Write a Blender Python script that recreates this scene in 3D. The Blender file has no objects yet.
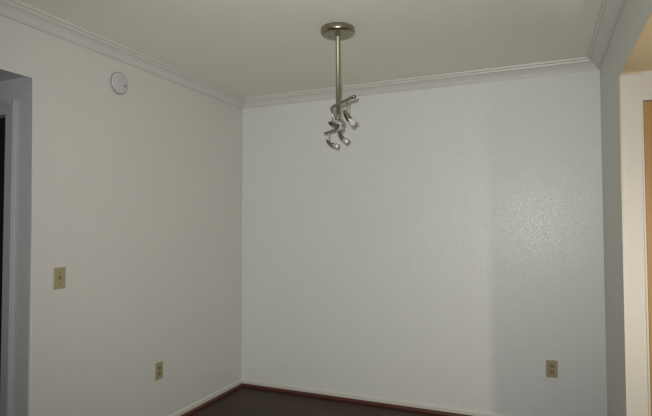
import bpy, bmesh, math
from mathutils import Vector, Matrix

scn = bpy.context.scene
col = scn.collection

# ------------------------------------------------------------------ dimensions (metres)
XL, XR, YB, H = -2.367, 0.361, 3.696, 2.44      # left wall, right wall, back wall, ceiling
YF = -1.7                                        # where the modelled part of the room ends behind the viewer
TL, TR = 0.124, 0.10                             # thickness of the left and right walls
DL_Y, DL_Z = 1.764, 2.128                        # left opening: far edge, head height
DR_Y, DR_Z = 2.858, 2.105                         # right opening: far edge, head height

# ------------------------------------------------------------------ materials
def srgb(r, g, b):
    f = lambda c: (c/255/12.92) if c/255 <= 0.04045 else ((c/255+0.055)/1.055)**2.4
    return (f(r), f(g), f(b), 1)

def base_mat(name, rgb, rough=0.5, metal=0.0, spec=0.5):
    m = bpy.data.materials.new(name); m.use_nodes = True
    b = m.node_tree.nodes['Principled BSDF']
    b.inputs['Base Color'].default_value = srgb(*rgb)
    b.inputs['Roughness'].default_value = rough
    b.inputs['Metallic'].default_value = metal
    b.inputs['Specular IOR Level'].default_value = spec
    return m, m.node_tree, b

def add_bump(nt, b, scale, dist, detail=3.0, strength=1.0, mn=None, mx=None):
    tc = nt.nodes.new('ShaderNodeTexCoord')
    n = nt.nodes.new('ShaderNodeTexNoise'); n.inputs['Scale'].default_value = scale
    n.inputs['Detail'].default_value = detail
    nt.links.new(tc.outputs['Object'], n.inputs['Vector'])
    src = n.outputs['Fac']
    if mn is not None:
        r = nt.nodes.new('ShaderNodeMapRange')
        r.inputs['From Min'].default_value = mn; r.inputs['From Max'].default_value = mx
        r.interpolation_type = 'SMOOTHSTEP'
        nt.links.new(src, r.inputs['Value']); src = r.outputs['Result']
    bp = nt.nodes.new('ShaderNodeBump'); bp.inputs['Distance'].default_value = dist
    bp.inputs['Strength'].default_value = strength
    nt.links.new(src, bp.inputs['Height']); nt.links.new(bp.outputs['Normal'], b.inputs['Normal'])

def mottled(nt, b, rgb, amount=0.04, scale=2.5):
    tc = nt.nodes.new('ShaderNodeTexCoord')
    n = nt.nodes.new('ShaderNodeTexNoise'); n.inputs['Scale'].default_value = scale
    n.inputs['Detail'].default_value = 5
    nt.links.new(tc.outputs['Object'], n.inputs['Vector'])
    mx = nt.nodes.new('ShaderNodeMix'); mx.data_type = 'RGBA'
    c = srgb(*rgb)
    mx.inputs[6].default_value = tuple(v*(1-amount) for v in c[:3])+(1,)
    mx.inputs[7].default_value = tuple(min(1, v*(1+amount)) for v in c[:3])+(1,)
    nt.links.new(n.outputs['Fac'], mx.inputs[0]); nt.links.new(mx.outputs[2], b.inputs['Base Color'])

def paint(name, rgb, rough=0.42, bump=0.0016, scale=95, spec=0.5):
    m, nt, b = base_mat(name, rgb, rough, 0, spec)
    mottled(nt, b, rgb, 0.02)
    if bump: add_bump(nt, b, scale, bump, 2.0, 0.55, 0.42, 0.66)
    return m

M = {}
M['wall_left'] = paint('eggshell paint, warm white', (216, 216, 209), 0.5, 0.0008)  # same paint as the back wall, warm light tinted into the colour
M['wall_back'] = paint('eggshell paint, white', (224, 226, 223), 0.31, 0.0012, 165)  # same paint as the left wall, cooler light tinted into the colour
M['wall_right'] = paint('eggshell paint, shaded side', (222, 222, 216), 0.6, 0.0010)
M['jamb'] = paint('eggshell paint, opening return', (226, 222, 211), 0.5, 0.0006)
M['soffit'] = paint('flat paint, warm beige', (240, 221, 180), 0.7)  # beige brightened to stand in for warm kitchen light on the underside
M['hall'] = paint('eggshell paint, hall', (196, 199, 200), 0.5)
M['ceiling'] = paint('flat ceiling paint', (243, 240, 228), 0.85, 0.001, 120, 0.2)
M['trim'] = base_mat('gloss white trim paint', (215, 213, 206), 0.38)[0]
M['casing'] = base_mat('white casing paint', (186, 187, 188), 0.4)[0]
M['plastic'] = base_mat('white plastic', (204, 202, 204), 0.4)[0]
M['plastic_grey'] = base_mat('grey plastic grille', (150, 148, 147), 0.5)[0]
M['ivory'] = base_mat('almond plastic', (168, 158, 122), 0.4)[0]
M['ivory_dark'] = base_mat('almond plastic, inner', (142, 130, 92), 0.4)[0]
M['slot'] = base_mat('dark slot', (60, 52, 36), 0.6)[0]
M['screw'] = base_mat('painted screw', (150, 138, 104), 0.35, 0.3)[0]
M['dark_doorway'] = base_mat('dark doorway fill', (30, 31, 42), 0.45)[0]  # near-black stands in for the unlit room behind the doorway

def metal(name, rgb, rough):
    m, nt, b = base_mat(name, rgb, rough, 1.0)
    tc = nt.nodes.new('ShaderNodeTexCoord'); mp = nt.nodes.new('ShaderNodeMapping')
    mp.inputs['Scale'].default_value = (40, 40, 900)
    n = nt.nodes.new('ShaderNodeTexNoise'); n.inputs['Scale'].default_value = 1.0
    nt.links.new(tc.outputs['Object'], mp.inputs['Vector']); nt.links.new(mp.outputs['Vector'], n.inputs['Vector'])
    r = nt.nodes.new('ShaderNodeMapRange')
    r.inputs['To Min'].default_value = rough*0.8; r.inputs['To Max'].default_value = rough*1.3
    nt.links.new(n.outputs['Fac'], r.inputs['Value']); nt.links.new(r.outputs['Result'], b.inputs['Roughness'])
    return m
M['nickel'] = metal('brushed nickel', (158, 152, 134), 0.30)
M['nickel_satin'] = metal('satin nickel', (178, 172, 150), 0.5)
M['nickel_dark'] = metal('polished nickel, darker', (150, 142, 126), 0.16)

gm, nt, b = base_mat('frosted glass', (232, 232, 222), 0.45)
b.inputs['Transmission Weight'].default_value = 0.55
b.inputs['IOR'].default_value = 1.3
M['frosted'] = gm
M['bulb'] = base_mat('glass bulb face', (246, 246, 242), 0.25, 0.0)[0]

# floor: dark stained strip flooring
def floor_mat():
    m, nt, b = base_mat('dark strip wood floor', (58, 48, 42), 0.5, 0, 0.3)
    tc = nt.nodes.new('ShaderNodeTexCoord'); mp = nt.nodes.new('ShaderNodeMapping')
    mp.inputs['Rotation'].default_value = (0, 0, 0)
    nt.links.new(tc.outputs['Object'], mp.inputs['Vector'])
    br = nt.nodes.new('ShaderNodeTexBrick')
    br.inputs['Scale'].default_value = 1.0
    br.inputs['Brick Width'].default_value = 1.1; br.inputs['Row Height'].default_value = 0.09
    br.inputs['Mortar Size'].default_value = 0.0015
    br.inputs['Color1'].default_value = srgb(67, 47, 38); br.inputs['Color2'].default_value = srgb(57, 41, 33)
    br.inputs['Mortar'].default_value = srgb(38, 31, 27)
    br.offset = 0.37
    nt.links.new(mp.outputs['Vector'], br.inputs['Vector'])
    mp2 = nt.nodes.new('ShaderNodeMapping'); mp2.inputs['Scale'].default_value = (3, 45, 1)
    nt.links.new(tc.outputs['Object'], mp2.inputs['Vector'])
    n = nt.nodes.new('ShaderNodeTexNoise'); n.inputs['Scale'].default_value = 1.5; n.inputs['Detail'].default_value = 6
    nt.links.new(mp2.outputs['Vector'], n.inputs['Vector'])
    rp = nt.nodes.new('ShaderNodeMapRange'); rp.inputs['To Min'].default_value = 0.72; rp.inputs['To Max'].default_value = 1.2
    nt.links.new(n.outputs['Fac'], rp.inputs['Value'])
    mx = nt.nodes.new('ShaderNodeMix'); mx.data_type = 'RGBA'; mx.blend_type = 'MULTIPLY'
    mx.inputs[0].default_value = 1
    nt.links.new(br.outputs['Color'], mx.inputs[6]); nt.links.new(rp.outputs['Result'], mx.inputs[7])
    nt.links.new(mx.outputs[2], b.inputs['Base Color'])
    return m
M['floor'] = floor_mat()

def wood(name, c1, c2, rough, stretch=(14, 14, 1.2)):
    m, nt, b = base_mat(name, c1, rough)
    tc = nt.nodes.new('ShaderNodeTexCoord'); mp = nt.nodes.new('ShaderNodeMapping')
    mp.inputs['Scale'].default_value = stretch
    n = nt.nodes.new('ShaderNodeTexNoise'); n.inputs['Scale'].default_value = 2.0; n.inputs['Detail'].default_value = 6
    nt.links.new(tc.outputs['Object'], mp.inputs['Vector']); nt.links.new(mp.outputs['Vector'], n.inputs['Vector'])
    cr = nt.nodes.new('ShaderNodeValToRGB')
    cr.color_ramp.elements[0].position = 0.3; cr.color_ramp.elements[0].color = srgb(*c1)
    cr.color_ramp.elements[1].position = 0.7; cr.color_ramp.elements[1].color = srgb(*c2)
    nt.links.new(n.outputs['Fac'], cr.inputs['Fac']); nt.links.new(cr.outputs['Color'], b.inputs['Base Color'])
    return m
M['shoe'] = wood('red-brown stained moulding', (76, 38, 31), (94, 48, 39), 0.4, (3, 3, 60))
M['oak'] = wood('honey oak', (178, 140, 84), (188, 150, 94), 0.4)

# ------------------------------------------------------------------ mesh helpers
def finish(name, bm, mats, parent=None, smooth=False, kind=None):
    bmesh.ops.recalc_face_normals(bm, faces=bm.faces[:])
    me = bpy.data.meshes.new(name); bm.to_mesh(me); bm.free()
    for m in (mats if isinstance(mats, (list, tuple)) else [mats]): me.materials.append(m)
    o = bpy.data.objects.new(name, me); col.objects.link(o)
    if smooth:
        for p in me.polygons: p.use_smooth = True
    if parent: o.parent = parent
    if kind: o['kind'] = kind
    return o

def structure(name, bm, mats, smooth=False, parent=None):
    return finish(name, bm, mats, parent, smooth, None if parent else 'structure')

def box(bm, x0, x1, y0, y1, z0, z1, bevel=0, segs=2):
    vs = [bm.verts.new((x, y, z)) for x in (x0, x1) for y in (y0, y1) for z in (z0, z1)]
    fs = [(0,1,3,2),(4,6,7,5),(0,4,5,1),(2,3,7,6),(0,2,6,4),(1,5,7,3)]
    faces = [bm.faces.new([vs[i] for i in f]) for f in fs]
    if bevel:
        es = {e for f in faces for e in f.edges}
        bmesh.ops.bevel(bm, geom=list(es), offset=bevel, segments=segs, affect='EDGES', profile=0.5)

def prism_x(bm, pts_yz, x0, x1):
    a = [bm.verts.new((x0, y, z)) for y, z in pts_yz]; c = [bm.verts.new((x1, y, z)) for y, z in pts_yz]
    bm.faces.new(a); bm.faces.new(c[::-1]); n = len(a)
    for i in range(n): bm.faces.new((a[i], a[(i+1) % n], c[(i+1) % n], c[i]))

def prism_y(bm, pts_xz, y0, y1):
    a = [bm.verts.new((x, y0, z)) for x, z in pts_xz]; c = [bm.verts.new((x, y1, z)) for x, z in pts_xz]
    bm.faces.new(a); bm.faces.new(c[::-1]); n = len(a)
    for i in range(n): bm.faces.new((a[i], a[(i+1) % n], c[(i+1) % n], c[i]))

def bevel_where(bm, test, off, segs=4):
    bm.edges.ensure_lookup_table()
    es = [e for e in bm.edges if test(e.verts[0].co, e.verts[1].co)]
    bmesh.ops.bevel(bm, geom=es, offset=off, segments=segs, affect='EDGES', profile=0.5)

def frame_of(d):
    d = d.normalized(); a = Vector((0, 0, 1)) if abs(d.z) < 0.9 else Vector((1, 0, 0))
    u = d.cross(a).normalized(); return u, d.cross(u).normalized()

def sweep(bm, pts, radii, n=16, caps=True):
    """round tube along pts with a radius per point"""
    pts = [Vector(p) for p in pts]; rings = []
    u = None
    for i, p in enumerate(pts):
        a = pts[max(i-1, 0)]; b = pts[min(i+1, len(pts)-1)]
        d = (b-a)
        if d.length < 1e-9: d = Vector((0, 0, -1))
        d.normalize()
        if u is None: u, v = frame_of(d)
        else:
            u = (u - d*u.dot(d)).normalized(); v = d.cross(u)
        rings.append([bm.verts.new(p + (u*math.cos(t) + v*math.sin(t))*radii[i])
                      for t in (2*math.pi*k/n for k in range(n))])
    for r0, r1 in zip(rings, rings[1:]):
        for k in range(n): bm.faces.new((r0[k], r0[(k+1) % n], r1[(k+1) % n], r1[k]))
    if caps:
        bm.faces.new(rings[0][::-1]); bm.faces.new(rings[-1])

def lathe(bm, prof, org=(0, 0, 0), axis=(0, 0, 1), n=32):
    """prof: (radius, height along axis); straight axis, stacked rings"""
    org = Vector(org); d = Vector(axis).normalized(); u, v = frame_of(d); rings = []
    for r, h in prof:
        if r < 1e-6: rings.append([bm.verts.new(org + d*h)]); continue
        rings.append([bm.verts.new(org + d*h + (u*math.cos(t)+v*math.sin(t))*r) for t in (2*math.pi*k/n for k in range(n))])
    for a, c in zip(rings, rings[1:]):
        for k in range(n):
            k2 = (k+1) % n
            if len(a) == 1 and len(c) == 1: continue
            if len(a) == 1: bm.faces.new((a[0], c[k2], c[k]))
            elif len(c) == 1: bm.faces.new((a[k], a[k2], c[0]))
            else: bm.faces.new((a[k], a[k2], c[k2], c[k]))

def smooth_path(pts, sub=8):
    """Catmull-Rom through pts"""
    P = [Vector(p) for p in pts]; P = [P[0]*2-P[1]] + P + [P[-1]*2-P[-2]]; out = []
    for i in range(1, len(P)-2):
        a, b, c, d = P[i-1:i+3]
        for k in range(sub):
            t = k/sub
            out.append(0.5*((2*b) + (c-a)*t + (2*a-5*b+4*c-d)*t*t + (3*b-a-3*c+d)*t**3))
    out.append(P[-2]); return out

def lerp_list(vals, n):
    out = []
    for i in range(n):
        t = i/(n-1)*(len(vals)-1); k = min(int(t), len(vals)-2); out.append(vals[k]+(vals[k+1]-vals[k])*(t-k))
    return out

def empty(name, loc, label, cat, rotz=0, group=None):
    o = bpy.data.objects.new(name, None); col.objects.link(o)
    o.location = loc; o.rotation_euler = (0, 0, rotz); o.empty_display_size = 0.05
    o['label'] = label; o['category'] = cat
    if group: o['group'] = group
    return o

# ------------------------------------------------------------------ the room shell
bm = bmesh.new(); box(bm, -4.2, 2.8, YF, YB+0.12, -0.08, 0.0); structure('floor', bm, M['floor'])
bm = bmesh.new(); box(bm, XL-TL, XR+TR, YF, YB+0.12, H, H+0.08); structure('ceiling', bm, M['ceiling'])
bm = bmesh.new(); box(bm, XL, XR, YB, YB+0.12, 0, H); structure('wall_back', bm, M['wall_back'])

# left wall with its cased-less, round-cornered opening to the hall
bm = bmesh.new()
prism_x(bm, [(YF, 0), (0.45, 0), (0.45, DL_Z), (DL_Y, DL_Z), (DL_Y, 0), (YB+0.12, 0), (YB+0.12, H), (YF, H)], XL-TL, XL)
def tl(a, c):
    if abs(a.x-XL) > 1e-4 or abs(c.x-XL) > 1e-4: return False
    on = lambda p, q: abs(p-q) < 1e-4
    return (on(a.y, DL_Y) and on(c.y, DL_Y)) or (on(a.z, DL_Z) and on(c.z, DL_Z)) or (on(a.y, .45) and on(c.y, .45))
bevel_where(bm, tl, 0.020)
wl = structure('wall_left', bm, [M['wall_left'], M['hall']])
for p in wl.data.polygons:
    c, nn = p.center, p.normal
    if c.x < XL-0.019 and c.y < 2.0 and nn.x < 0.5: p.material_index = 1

# right wall: short return beside the back wall, header over the wide opening
bm = bmesh.new()
prism_x(bm, [(YF, 0), (-0.2, 0), (-0.2, DR_Z), (DR_Y, DR_Z), (DR_Y, 0), (YB+0.12, 0), (YB+0.12, H), (YF, H)], XR, XR+TR)
def tr(a, c):
    on = lambda p, q: abs(p-q) < 1e-4
    return (on(a.y, DR_Y) and on(c.y, DR_Y) and on(a.z, DR_Z) and on(c.z, DR_Z))
bevel_where(bm, tr, 0.03, 4)
def tr2(a, c):
    if abs(a.x-XR) > 1e-4 or abs(c.x-XR) > 1e-4: return False
    inside = lambda p: -0.21 < p.y < DR_Y+1e-3 and p.z < DR_Z+1e-3
    return inside(a) and inside(c) and not (a.z < 1e-4 and c.z < 1e-4)
bevel_where(bm, tr2, 0.012, 4)
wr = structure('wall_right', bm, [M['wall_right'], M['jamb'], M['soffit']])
for p in wr.data.polygons:
    c, nn = p.center, p.normal
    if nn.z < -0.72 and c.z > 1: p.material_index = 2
    elif c.x > XR+0.003 and c.y < DR_Y+0.02 and c.z < DR_Z+0.02 and abs(nn.x) < 0.9: p.material_index = 1

# hall beyond the left opening
bm = bmesh.new()
LX0 = XL-TL
prism_y(bm, [(-4.2, 0), (-3.372, 0), (-3.372, 1.945), (-2.574, 1.945), (-2.574, 0), (LX0, 0), (LX0, 2.44), (-4.2, 2.44)], DL_Y, DL_Y+0.12)
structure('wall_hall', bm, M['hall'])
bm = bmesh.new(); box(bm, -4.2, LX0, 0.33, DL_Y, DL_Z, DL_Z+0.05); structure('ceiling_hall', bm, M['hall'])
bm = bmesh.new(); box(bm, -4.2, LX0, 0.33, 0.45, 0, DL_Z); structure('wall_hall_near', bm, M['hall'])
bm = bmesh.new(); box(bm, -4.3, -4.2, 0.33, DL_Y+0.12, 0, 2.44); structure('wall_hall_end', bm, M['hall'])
# dark leaf in the hall doorway, in place of an unlit room
bm = bmesh.new(); box(bm, -3.367, -2.579, DL_Y+0.03, DL_Y+0.07, 0.005, 1.94, 0.002)
d1 = structure('door_1', bm, M['dark_doorway'])
bm = bmesh.new()
lathe(bm, [(0, -0.065), (0.02, -0.062), (0.028, -0.045), (0.02, -0.03), (0.01, -0.025), (0.01, -0.008), (0.03, -0.006), (0.03, 0)], (-3.302, DL_Y+0.03, 0.96), (0, 1, 0), 20)
structure('door_knob', bm, M['nickel'], True, d1)
def casing(bm, x0, x1, z1, y, w=0.072, t=0.013, bead=0.028, bt=0.022):
    """flat casing with a thicker outer band, round three sides of a door; y = wall face, towards -Y"""
    for a, s in ((x0, -1), (x1, 1)):
        lo, hi = sorted((a, a+s*w)); box(bm, lo, hi, y-t, y, 0, z1)
        lo, hi = sorted((a+s*(w-bead), a+s*w)); box(bm, lo, hi, y-bt, y-t, 0, z1+w, 0.004)
    box(bm, x0-w, x1+w, y-t, y, z1, z1+w)
    box(bm, x0-w+bead, x1+w-bead, y-bt, y-t, z1+w-bead, z1+w, 0.004)
bm = bmesh.new(); casing(bm, -3.372, -2.574, 1.942, DL_Y-0.0005); structure('trim_1', bm, M['casing'])

# kitchen side beyond the right opening
RX0 = XR+TR
bm = bmesh.new()
prism_y(bm, [(RX0, 0), (RX0+0.002, 0), (RX0+0.002, 1.962), (RX0+0.83, 1.962), (RX0+0.83, 0), (2.8, 0), (2.8, 2.44), (RX0, 2.44)], DR_Y, DR_Y+0.12)
structure('wall_kitchen', bm, M['jamb'])
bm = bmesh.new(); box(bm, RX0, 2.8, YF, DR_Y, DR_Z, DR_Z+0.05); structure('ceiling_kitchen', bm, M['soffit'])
bm = bmesh.new(); box(bm, 2.8, 2.9, YF, DR_Y+0.12, 0, 2.44); structure('wall_kitchen_end', bm, M['jamb'])
bm = bmesh.new(); box(bm, RX0+0.004, RX0+0.828, DR_Y+0.004, DR_Y+0.044, 0.005, 1.958, 0.002)
for zz in ((0.12, 0.95), (1.05, 1.84)):
    for xx in ((RX0+0.12, RX0+0.38), (RX0+0.46, RX0+0.72)):
        box(bm, xx[0], xx[1], DR_Y+0.0005, DR_Y+0.0045, zz[0], zz[1], 0.0015)
d2 = structure('door_2', bm, M['oak'])
bm = bmesh.new()
lathe(bm, [(0, -0.065), (0.02, -0.062), (0.028, -0.045), (0.02, -0.03), (0.01, -0.025), (0.01, -0.008), (0.03, -0.006), (0.03, 0)], (RX0+0.76, DR_Y+0.004, 0.96), (0, 1, 0), 20)
structure('door_knob', bm, M['nickel'], True, d2)

bm = bmesh.new(); box(bm, RX0-0.007, RX0+0.001, DR_Y-0.004, DR_Y-0.0004, 0.001, DR_Z-0.001, 0.0015)
structure('trim_4', bm, M['jamb'])

# crown moulding: profile (offset from wall, drop from ceiling), mitred round the three walls
CR = [(0.0, 0.072), (0.012, 0.072), (0.014, 0.066), (0.019, 0.063), (0.022, 0.056), (0.030, 0.045), (0.042, 0.033),
      (0.055, 0.026), (0.059, 0.025), (0.061, 0.016), (0.070, 0.013), (0.074, 0.011), (0.076, 0.0), (0.0, 0.0)]
bm = bmesh.new(); rings = []
e = 0.0006
for (x, y, dx, dy) in ((XL, YF, 1, 0), (XL, YB, 1, -1), (XR, YB, -1, -1), (XR, YF, -1, 0)):
    rings.append([bm.verts.new((x+dx*(o+e), y+dy*(o+e), H-e-d)) for o, d in CR])
n = len(CR)
for a, c in zip(rings, rings[1:]):
    for k in range(n): bm.faces.new((a[k], a[(k+1) % n], c[(k+1) % n], c[k]))
bm.faces.new(rings[0]); bm.faces.new(rings[-1][::-1])
structure('trim_2', bm, M['trim'])

# baseboards and red-brown shoe moulding: back, left, right return
def run_profile(name, prof, path, mat):
    bm = bmesh.new(); rings = []
    for (x, y, dx, dy) in path: rings.append([bm.verts.new((x+dx*o, y+dy*o, z)) for o, z in prof])
    m = len(prof)
    for a, c in zip(rings, rings[1:]):
        for k in range(m): bm.faces.new((a[k], a[(k+1) % m], c[(k+1) % m], c[k]))
    bm.faces.new(rings[0]); bm.faces.new(rings[-1][::-1])
    structure(name, bm, mat)
BP = [(e, 0.001), (0.011, 0.001), (0.011, 0.048), (0.009, 0.055), (0.004, 0.060), (e, 0.060)]
SP = [(0.0115, 0.0008), (0.026, 0.0008), (0.026, 0.012), (0.023, 0.019), (0.018, 0.024), (0.0115, 0.026)]
run_profile('baseboard_left', BP, [(XL, DL_Y+0.02, 1, 0), (XL, YB, 1, -1)], M['trim'])
run_profile('baseboard_back', BP, [(XL, YB, 1, -1), (XR, YB, -1, -1)], M['trim'])
run_profile('baseboard_right', BP, [(XR, YB, -1, -1), (XR, DR_Y+0.02, -1, 0)], M['trim'])
run_profile('trim_3', SP, [(XL, DL_Y+0.02, 1, 0), (XL, YB, 1, -1), (XR, YB, -1, -1), (XR, DR_Y+0.02, -1, 0)], M['shoe'])

# ------------------------------------------------------------------ pendant track light
FC = Vector((-1.018, 2.548, H))
lamp = empty('pendant_track_light', FC, 'brushed nickel pendant with a wavy four-spot bar hung from the ceiling', 'ceiling light')
def part(name, bm, mat, parent, smooth=True, label=None):
    """mesh given in world coordinates, stored relative to the parent's base"""
    base = Vector((0, 0, 0)); q = parent
    while q: base += q.location; q = q.parent
    bmesh.ops.translate(bm, verts=bm.verts[:], vec=-base)
    o = finish(name, bm, mat, parent, smooth)
    if label: o['label'] = label
    return o
bm = bmesh.new()
lathe(bm, [(0, -0.0005), (0.092, -0.0005), (0.0935, -0.004), (0.0935, -0.024), (0.091, -0.031), (0.084, -0.036), (0.06, -0.0385), (0.02, -0.039), (0, -0.039)], FC, n=64)
can = part('canopy', bm, M['nickel'], lamp)
for s in (-1, 1):
    bm = bmesh.new()
    lathe(bm, [(0, -0.0425), (0.003, -0.042), (0.0045, -0.040), (0.0045, -0.037)], FC+Vector((0.04*s, 0.012*s, 0)), n=16)
    part('screw', bm, M['nickel_dark'], can)
BZ = 1.949
bm = bmesh.new()
lathe(bm, [(0.0, -0.0385), (0.014, -0.0385), (0.014, -0.048), (0.0120, -0.052), (0.0120, BZ+0.012-H), (0, BZ+0.012-H)], FC, n=24)
part('pole', bm, M['nickel_satin'], lamp)
bar_pts = [(-.785, 2.168), (-.872, 2.243), (-.950, 2.315), (-.985, 2.378), (-1.006, 2.465), (-1.016, 2.560),
           (-1.040, 2.675), (-1.072, 2.765), (-1.140, 2.862), (-1.210, 2.918), (-1.279, 2.971)]
bp_ = smooth_path([(x, y, BZ) for x, y in bar_pts], 6)
bm = bmesh.new(); sweep(bm, bp_, [0.0084]*len(bp_), 16)
lathe(bm, [(0, 0.014), (0.013, 0.014), (0.0145, 0.011), (0.0145, -0.011), (0.013, -0.014), (0, -0.014)], (FC.x-0.003, FC.y, BZ), n=24)
part('track_bar', bm, M['nickel'], lamp)
heads = [  # stem top, spine of the head (back, middle, front)
    ((-.857, 2.261), [(-.873, 2.256, 1.914), (-.852, 2.262, 1.874), (-.825, 2.270, 1.842)]),
    ((-.996, 2.418), [(-1.016, 2.405, 1.893), (-1.006, 2.465, 1.889), (-.994, 2.522, 1.881)]),
    ((-1.097, 2.800), [(-1.118, 2.801, 1.932), (-1.096, 2.794, 1.882), (-1.053, 2.772, 1.850)]),
    ((-1.235, 2.934), [(-1.257, 2.943, 1.903), (-1.221, 2.926, 1.868), (-1.167, 2.906, 1.849)]),
]
for hi_, ((sx, sy), sp) in enumerate(heads):
    path = smooth_path(sp, 8); N = len(path)                      # 17 points
    nc = (10, 11, 12, 12)[hi_]                                                        # the metal cup takes the first part of the spine
    cup_r = lerp_list([0.0035, 0.0095, 0.0125, 0.0135, 0.0140, 0.0145], nc+1)
    bm = bmesh.new(); sweep(bm, path[:nc+1], cup_r, 24)
    dn = (path[nc]-path[nc-1]).normalized()
    lathe(bm, [(0.0146, -0.002), (0.0158, -0.001), (0.0158, 0.003), (0.0146, 0.004)], path[nc], dn, 24)
    # the head's own origin sits at its stem
    hd = bpy.data.objects.new('spot_head', None)
    bmesh.ops.translate(bm, verts=bm.verts[:], vec=-FC)
    hd = finish('spot_head', bm, M['nickel_dark'], lamp, True)
    bm = bmesh.new()
    mid = path[4]
    sweep(bm, [(sx, sy, BZ), (sx, sy, BZ-0.012), (sx, sy, mid.z+0.016), tuple(mid)], [0.0065, 0.0032, 0.0032, 0.0045], 12)
    part('stem', bm, M['nickel'], hd)
    bm = bmesh.new()
    gp = path[nc:]; gr = lerp_list([0.0140, 0.0165, 0.0178, 0.0184], len(gp))
    sweep(bm, gp+gp[::-1], gr+[r-0.0018 for r in gr[::-1]], 24, caps=False)
    part('glass_shade', bm, M['frosted'], hd, label='frosted glass shade')
    bm = bmesh.new()
    d2_ = (path[-1]-path[-2]).normalized()
    lathe(bm, [(0.0, -0.034), (0.006, -0.032), (0.009, -0.022), (0.0135, -0.010), (0.0140, -0.005), (0.010, -0.0015), (0, 0.0)], path[-1]+d2_*0.003, d2_, 24)
    part('bulb', bm, M['bulb'], hd)

# ------------------------------------------------------------------ smoke detector on the left wall
SD = Vector((XL, 2.301, 2.225))
sd = empty('smoke_detector', SD, 'round white smoke detector high on the left wall below the crown moulding', 'smoke detector')
bm = bmesh.new(); lathe(bm, [(0, 0.0008), (0.073, 0.0008), (0.074, 0.003), (0.074, 0.010), (0.071, 0.012), (0, 0.012)], SD, (1, 0, 0), 48)
part('base_plate', bm, M['plastic'], sd)
bm = bmesh.new()
lathe(bm, [(0.066, 0.0122), (0.067, 0.016), (0.066, 0.022), (0.061, 0.026), (0.045, 0.0275), (0.043, 0.0265), (0.041, 0.0275), (0.020, 0.0285), (0, 0.0285)], SD, (1, 0, 0), 48)
part('cover', bm, M['plastic'], sd)
bm = bmesh.new(); lathe(bm, [(0.0662, 0.0124), (0.0700, 0.0126), (0.0700, 0.0195), (0.0662, 0.0205)], SD, (1, 0, 0), 48)
part('vent_ring', bm, M['plastic_grey'], sd, label='grey vent ring')
bm = bmesh.new(); lathe(bm, [(0.009, 0.0275), (0.009, 0.0305), (0.0075, 0.0312), (0, 0.0312)], SD+Vector((0, 0.036, -0.012)), (1, 0, 0), 20)
part('test_button', bm, M['plastic_grey'], sd, label='grey test button')

sd.scale = (0.95, 0.95, 0.95)

# ------------------------------------------------------------------ wall plates (modelled facing -Y, then turned)
def plate_bm(w=0.070, h=0.114, t=0.0055):
    bm = bmesh.new(); box(bm, -w/2, w/2, -t, -0.0004, -h/2, h/2, 0.0022, 3); return bm
def screw_bm(x, z):
    bm = bmesh.new(); lathe(bm, [(0.0034, -0.005), (0.0034, -0.0062), (0.002, -0.0068), (0, -0.0068)], (x, 0, z), (0, 1, 0), 12); return bm
def make_switch(loc, rz, label):
    t = empty('light_switch', loc, label, 'light switch', rz)
    finish('cover_plate', plate_bm(), M['ivory'], t)
    bm = bmesh.new(); box(bm, -0.0055, 0.0055, -0.0062, -0.005, -0.012, 0.012)
    finish('toggle_slot', bm, M['ivory_dark'], t)
    bm = bmesh.new()
    prism_x(bm, [(-0.006, -0.006), (-0.016, 0.004), (-0.016, 0.009), (-0.006, 0.007)], -0.0038, 0.0038)
    finish('toggle', bm, M['ivory_dark'], t)
    for z in (0.030, -0.030): finish('screw', screw_bm(0, z), M['slot'], t)
    return t
def make_outlet(loc, rz, label):
    t = empty('wall_outlet', loc, label, 'electrical outlet', rz)
    finish('cover_plate', plate_bm(), M['ivory'], t)
    for z in (0.0195, -0.0195):
        bm = bmesh.new()
        pts = []
        for k in range(24):
            a = 2*math.pi*k/24; pts.append((0.0172*math.cos(a), max(-0.0135, min(0.0135, 0.0172*math.sin(a)))+z))
        prism_y(bm, pts, -0.0072, -0.005)
        r = finish('receptacle', bm, M['ivory_dark'], t)
        for x, hh in ((-0.0064, 0.0085), (0.0064, 0.007)):
            bm = bmesh.new(); box(bm, x-0.0012, x+0.0012, -0.0075, -0.0070, z+0.003-hh/2, z+0.003+hh/2)
            finish('slot', bm, M['slot'], r)
        bm = bmesh.new(); lathe(bm, [(0.0024, -0.0070), (0.0024, -0.0075), (0, -0.0075)], (0, 0, z-0.007), (0, 1, 0), 12)
        finish('ground_hole', bm, M['slot'], r)
    finish('screw', screw_bm(0, 0), M['screw'], t)
    return t
make_switch((XL, 1.918, 1.081), math.pi/2, 'almond toggle light switch on the left wall beside the hall opening')
make_outlet((XL, 2.685, 0.391), math.pi/2, 'almond duplex outlet low on the left wall near the corner')
make_outlet((0.043, YB, 0.402), 0, 'almond duplex outlet low on the back wall near its right end')

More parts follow.
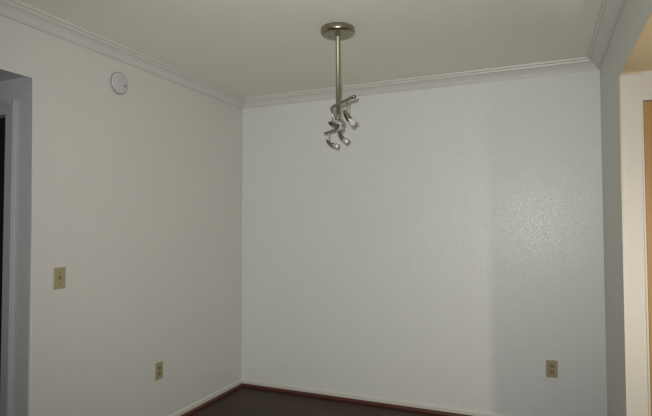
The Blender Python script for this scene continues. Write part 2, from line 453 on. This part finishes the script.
# ------------------------------------------------------------------ lights
E_FLASH, E_WINDOW, E_KITCHEN, E_WORLD = 189, 2, 3.2, 0.27
def area(name, loc, target, size, power, color, size_y=None):
    l = bpy.data.lights.new(name, 'AREA'); l.energy = power; l.color = color; l.size = size
    if size_y: l.shape = 'RECTANGLE'; l.size_y = size_y
    o = bpy.data.objects.new(name, l); col.objects.link(o); o.location = loc
    o.rotation_euler = (Vector(target)-Vector(loc)).to_track_quat('-Z', 'Y').to_euler(); return o
fl = bpy.data.lights.new('flash_light', 'SPOT'); fl.energy = E_FLASH; fl.color = (1.0, 0.99, 0.96); fl.shadow_soft_size = 0.012
fl.spot_size = math.radians(102); fl.spot_blend = 1.0
fo = bpy.data.objects.new('flash_light', fl); col.objects.link(fo); fo.location = (-0.032, -0.01, 1.398)
fo.rotation_euler = Vector((-0.39357504, 0.91864222, 0.08)).to_track_quat('-Z', 'Y').to_euler()
area('window_light', (-1.2, -1.6, 1.5), (-1.2, 2.0, 1.45), 2.0, E_WINDOW, (0.92, 0.96, 1.0), 1.6)
kl = area('kitchen_light', (1.067, 2.00, 1.15), (0.361, 2.858, 0.60), 0.05, E_KITCHEN, (1.0, 0.90, 0.74), 0.7)
kl.data.spread = math.radians(125)
ul = area('soffit_fill', (1.25, 2.10, 0.45), (1.15, 2.15, 2.1), 0.3, 3.0, (1.0, 0.90, 0.72), 0.3)  # added fill without a fixture, brightens the soffit and kitchen ceiling
ul.data.spread = math.radians(62)

w = bpy.data.worlds.new('soft daylight'); scn.world = w; w.use_nodes = True
bg = w.node_tree.nodes['Background']; bg.inputs['Color'].default_value = (0.80, 0.82, 0.80, 1); bg.inputs['Strength'].default_value = E_WORLD

# ------------------------------------------------------------------ camera
cam = bpy.data.cameras.new('camera'); co = bpy.data.objects.new('camera', cam); col.objects.link(co)
cam.sensor_width = 36; cam.lens = 504.3462/652*36; cam.clip_start = 0.02
r = Vector((0.91914839, 0.39390082, -0.00289443)); u = Vector((0.0162765, -0.03063673, 0.99939805)); f = Vector((-0.39357504, 0.91864222, 0.03457103))
mat = Matrix((r, u, -f)).transposed().to_4x4(); mat.translation = Vector((0, 0, 1.3562))
co.matrix_world = mat
scn.camera = co

scn.view_settings.view_transform = 'Standard'
scn.view_settings.look = 'None'
scn.view_settings.exposure = 0
scn.view_settings.gamma = 1
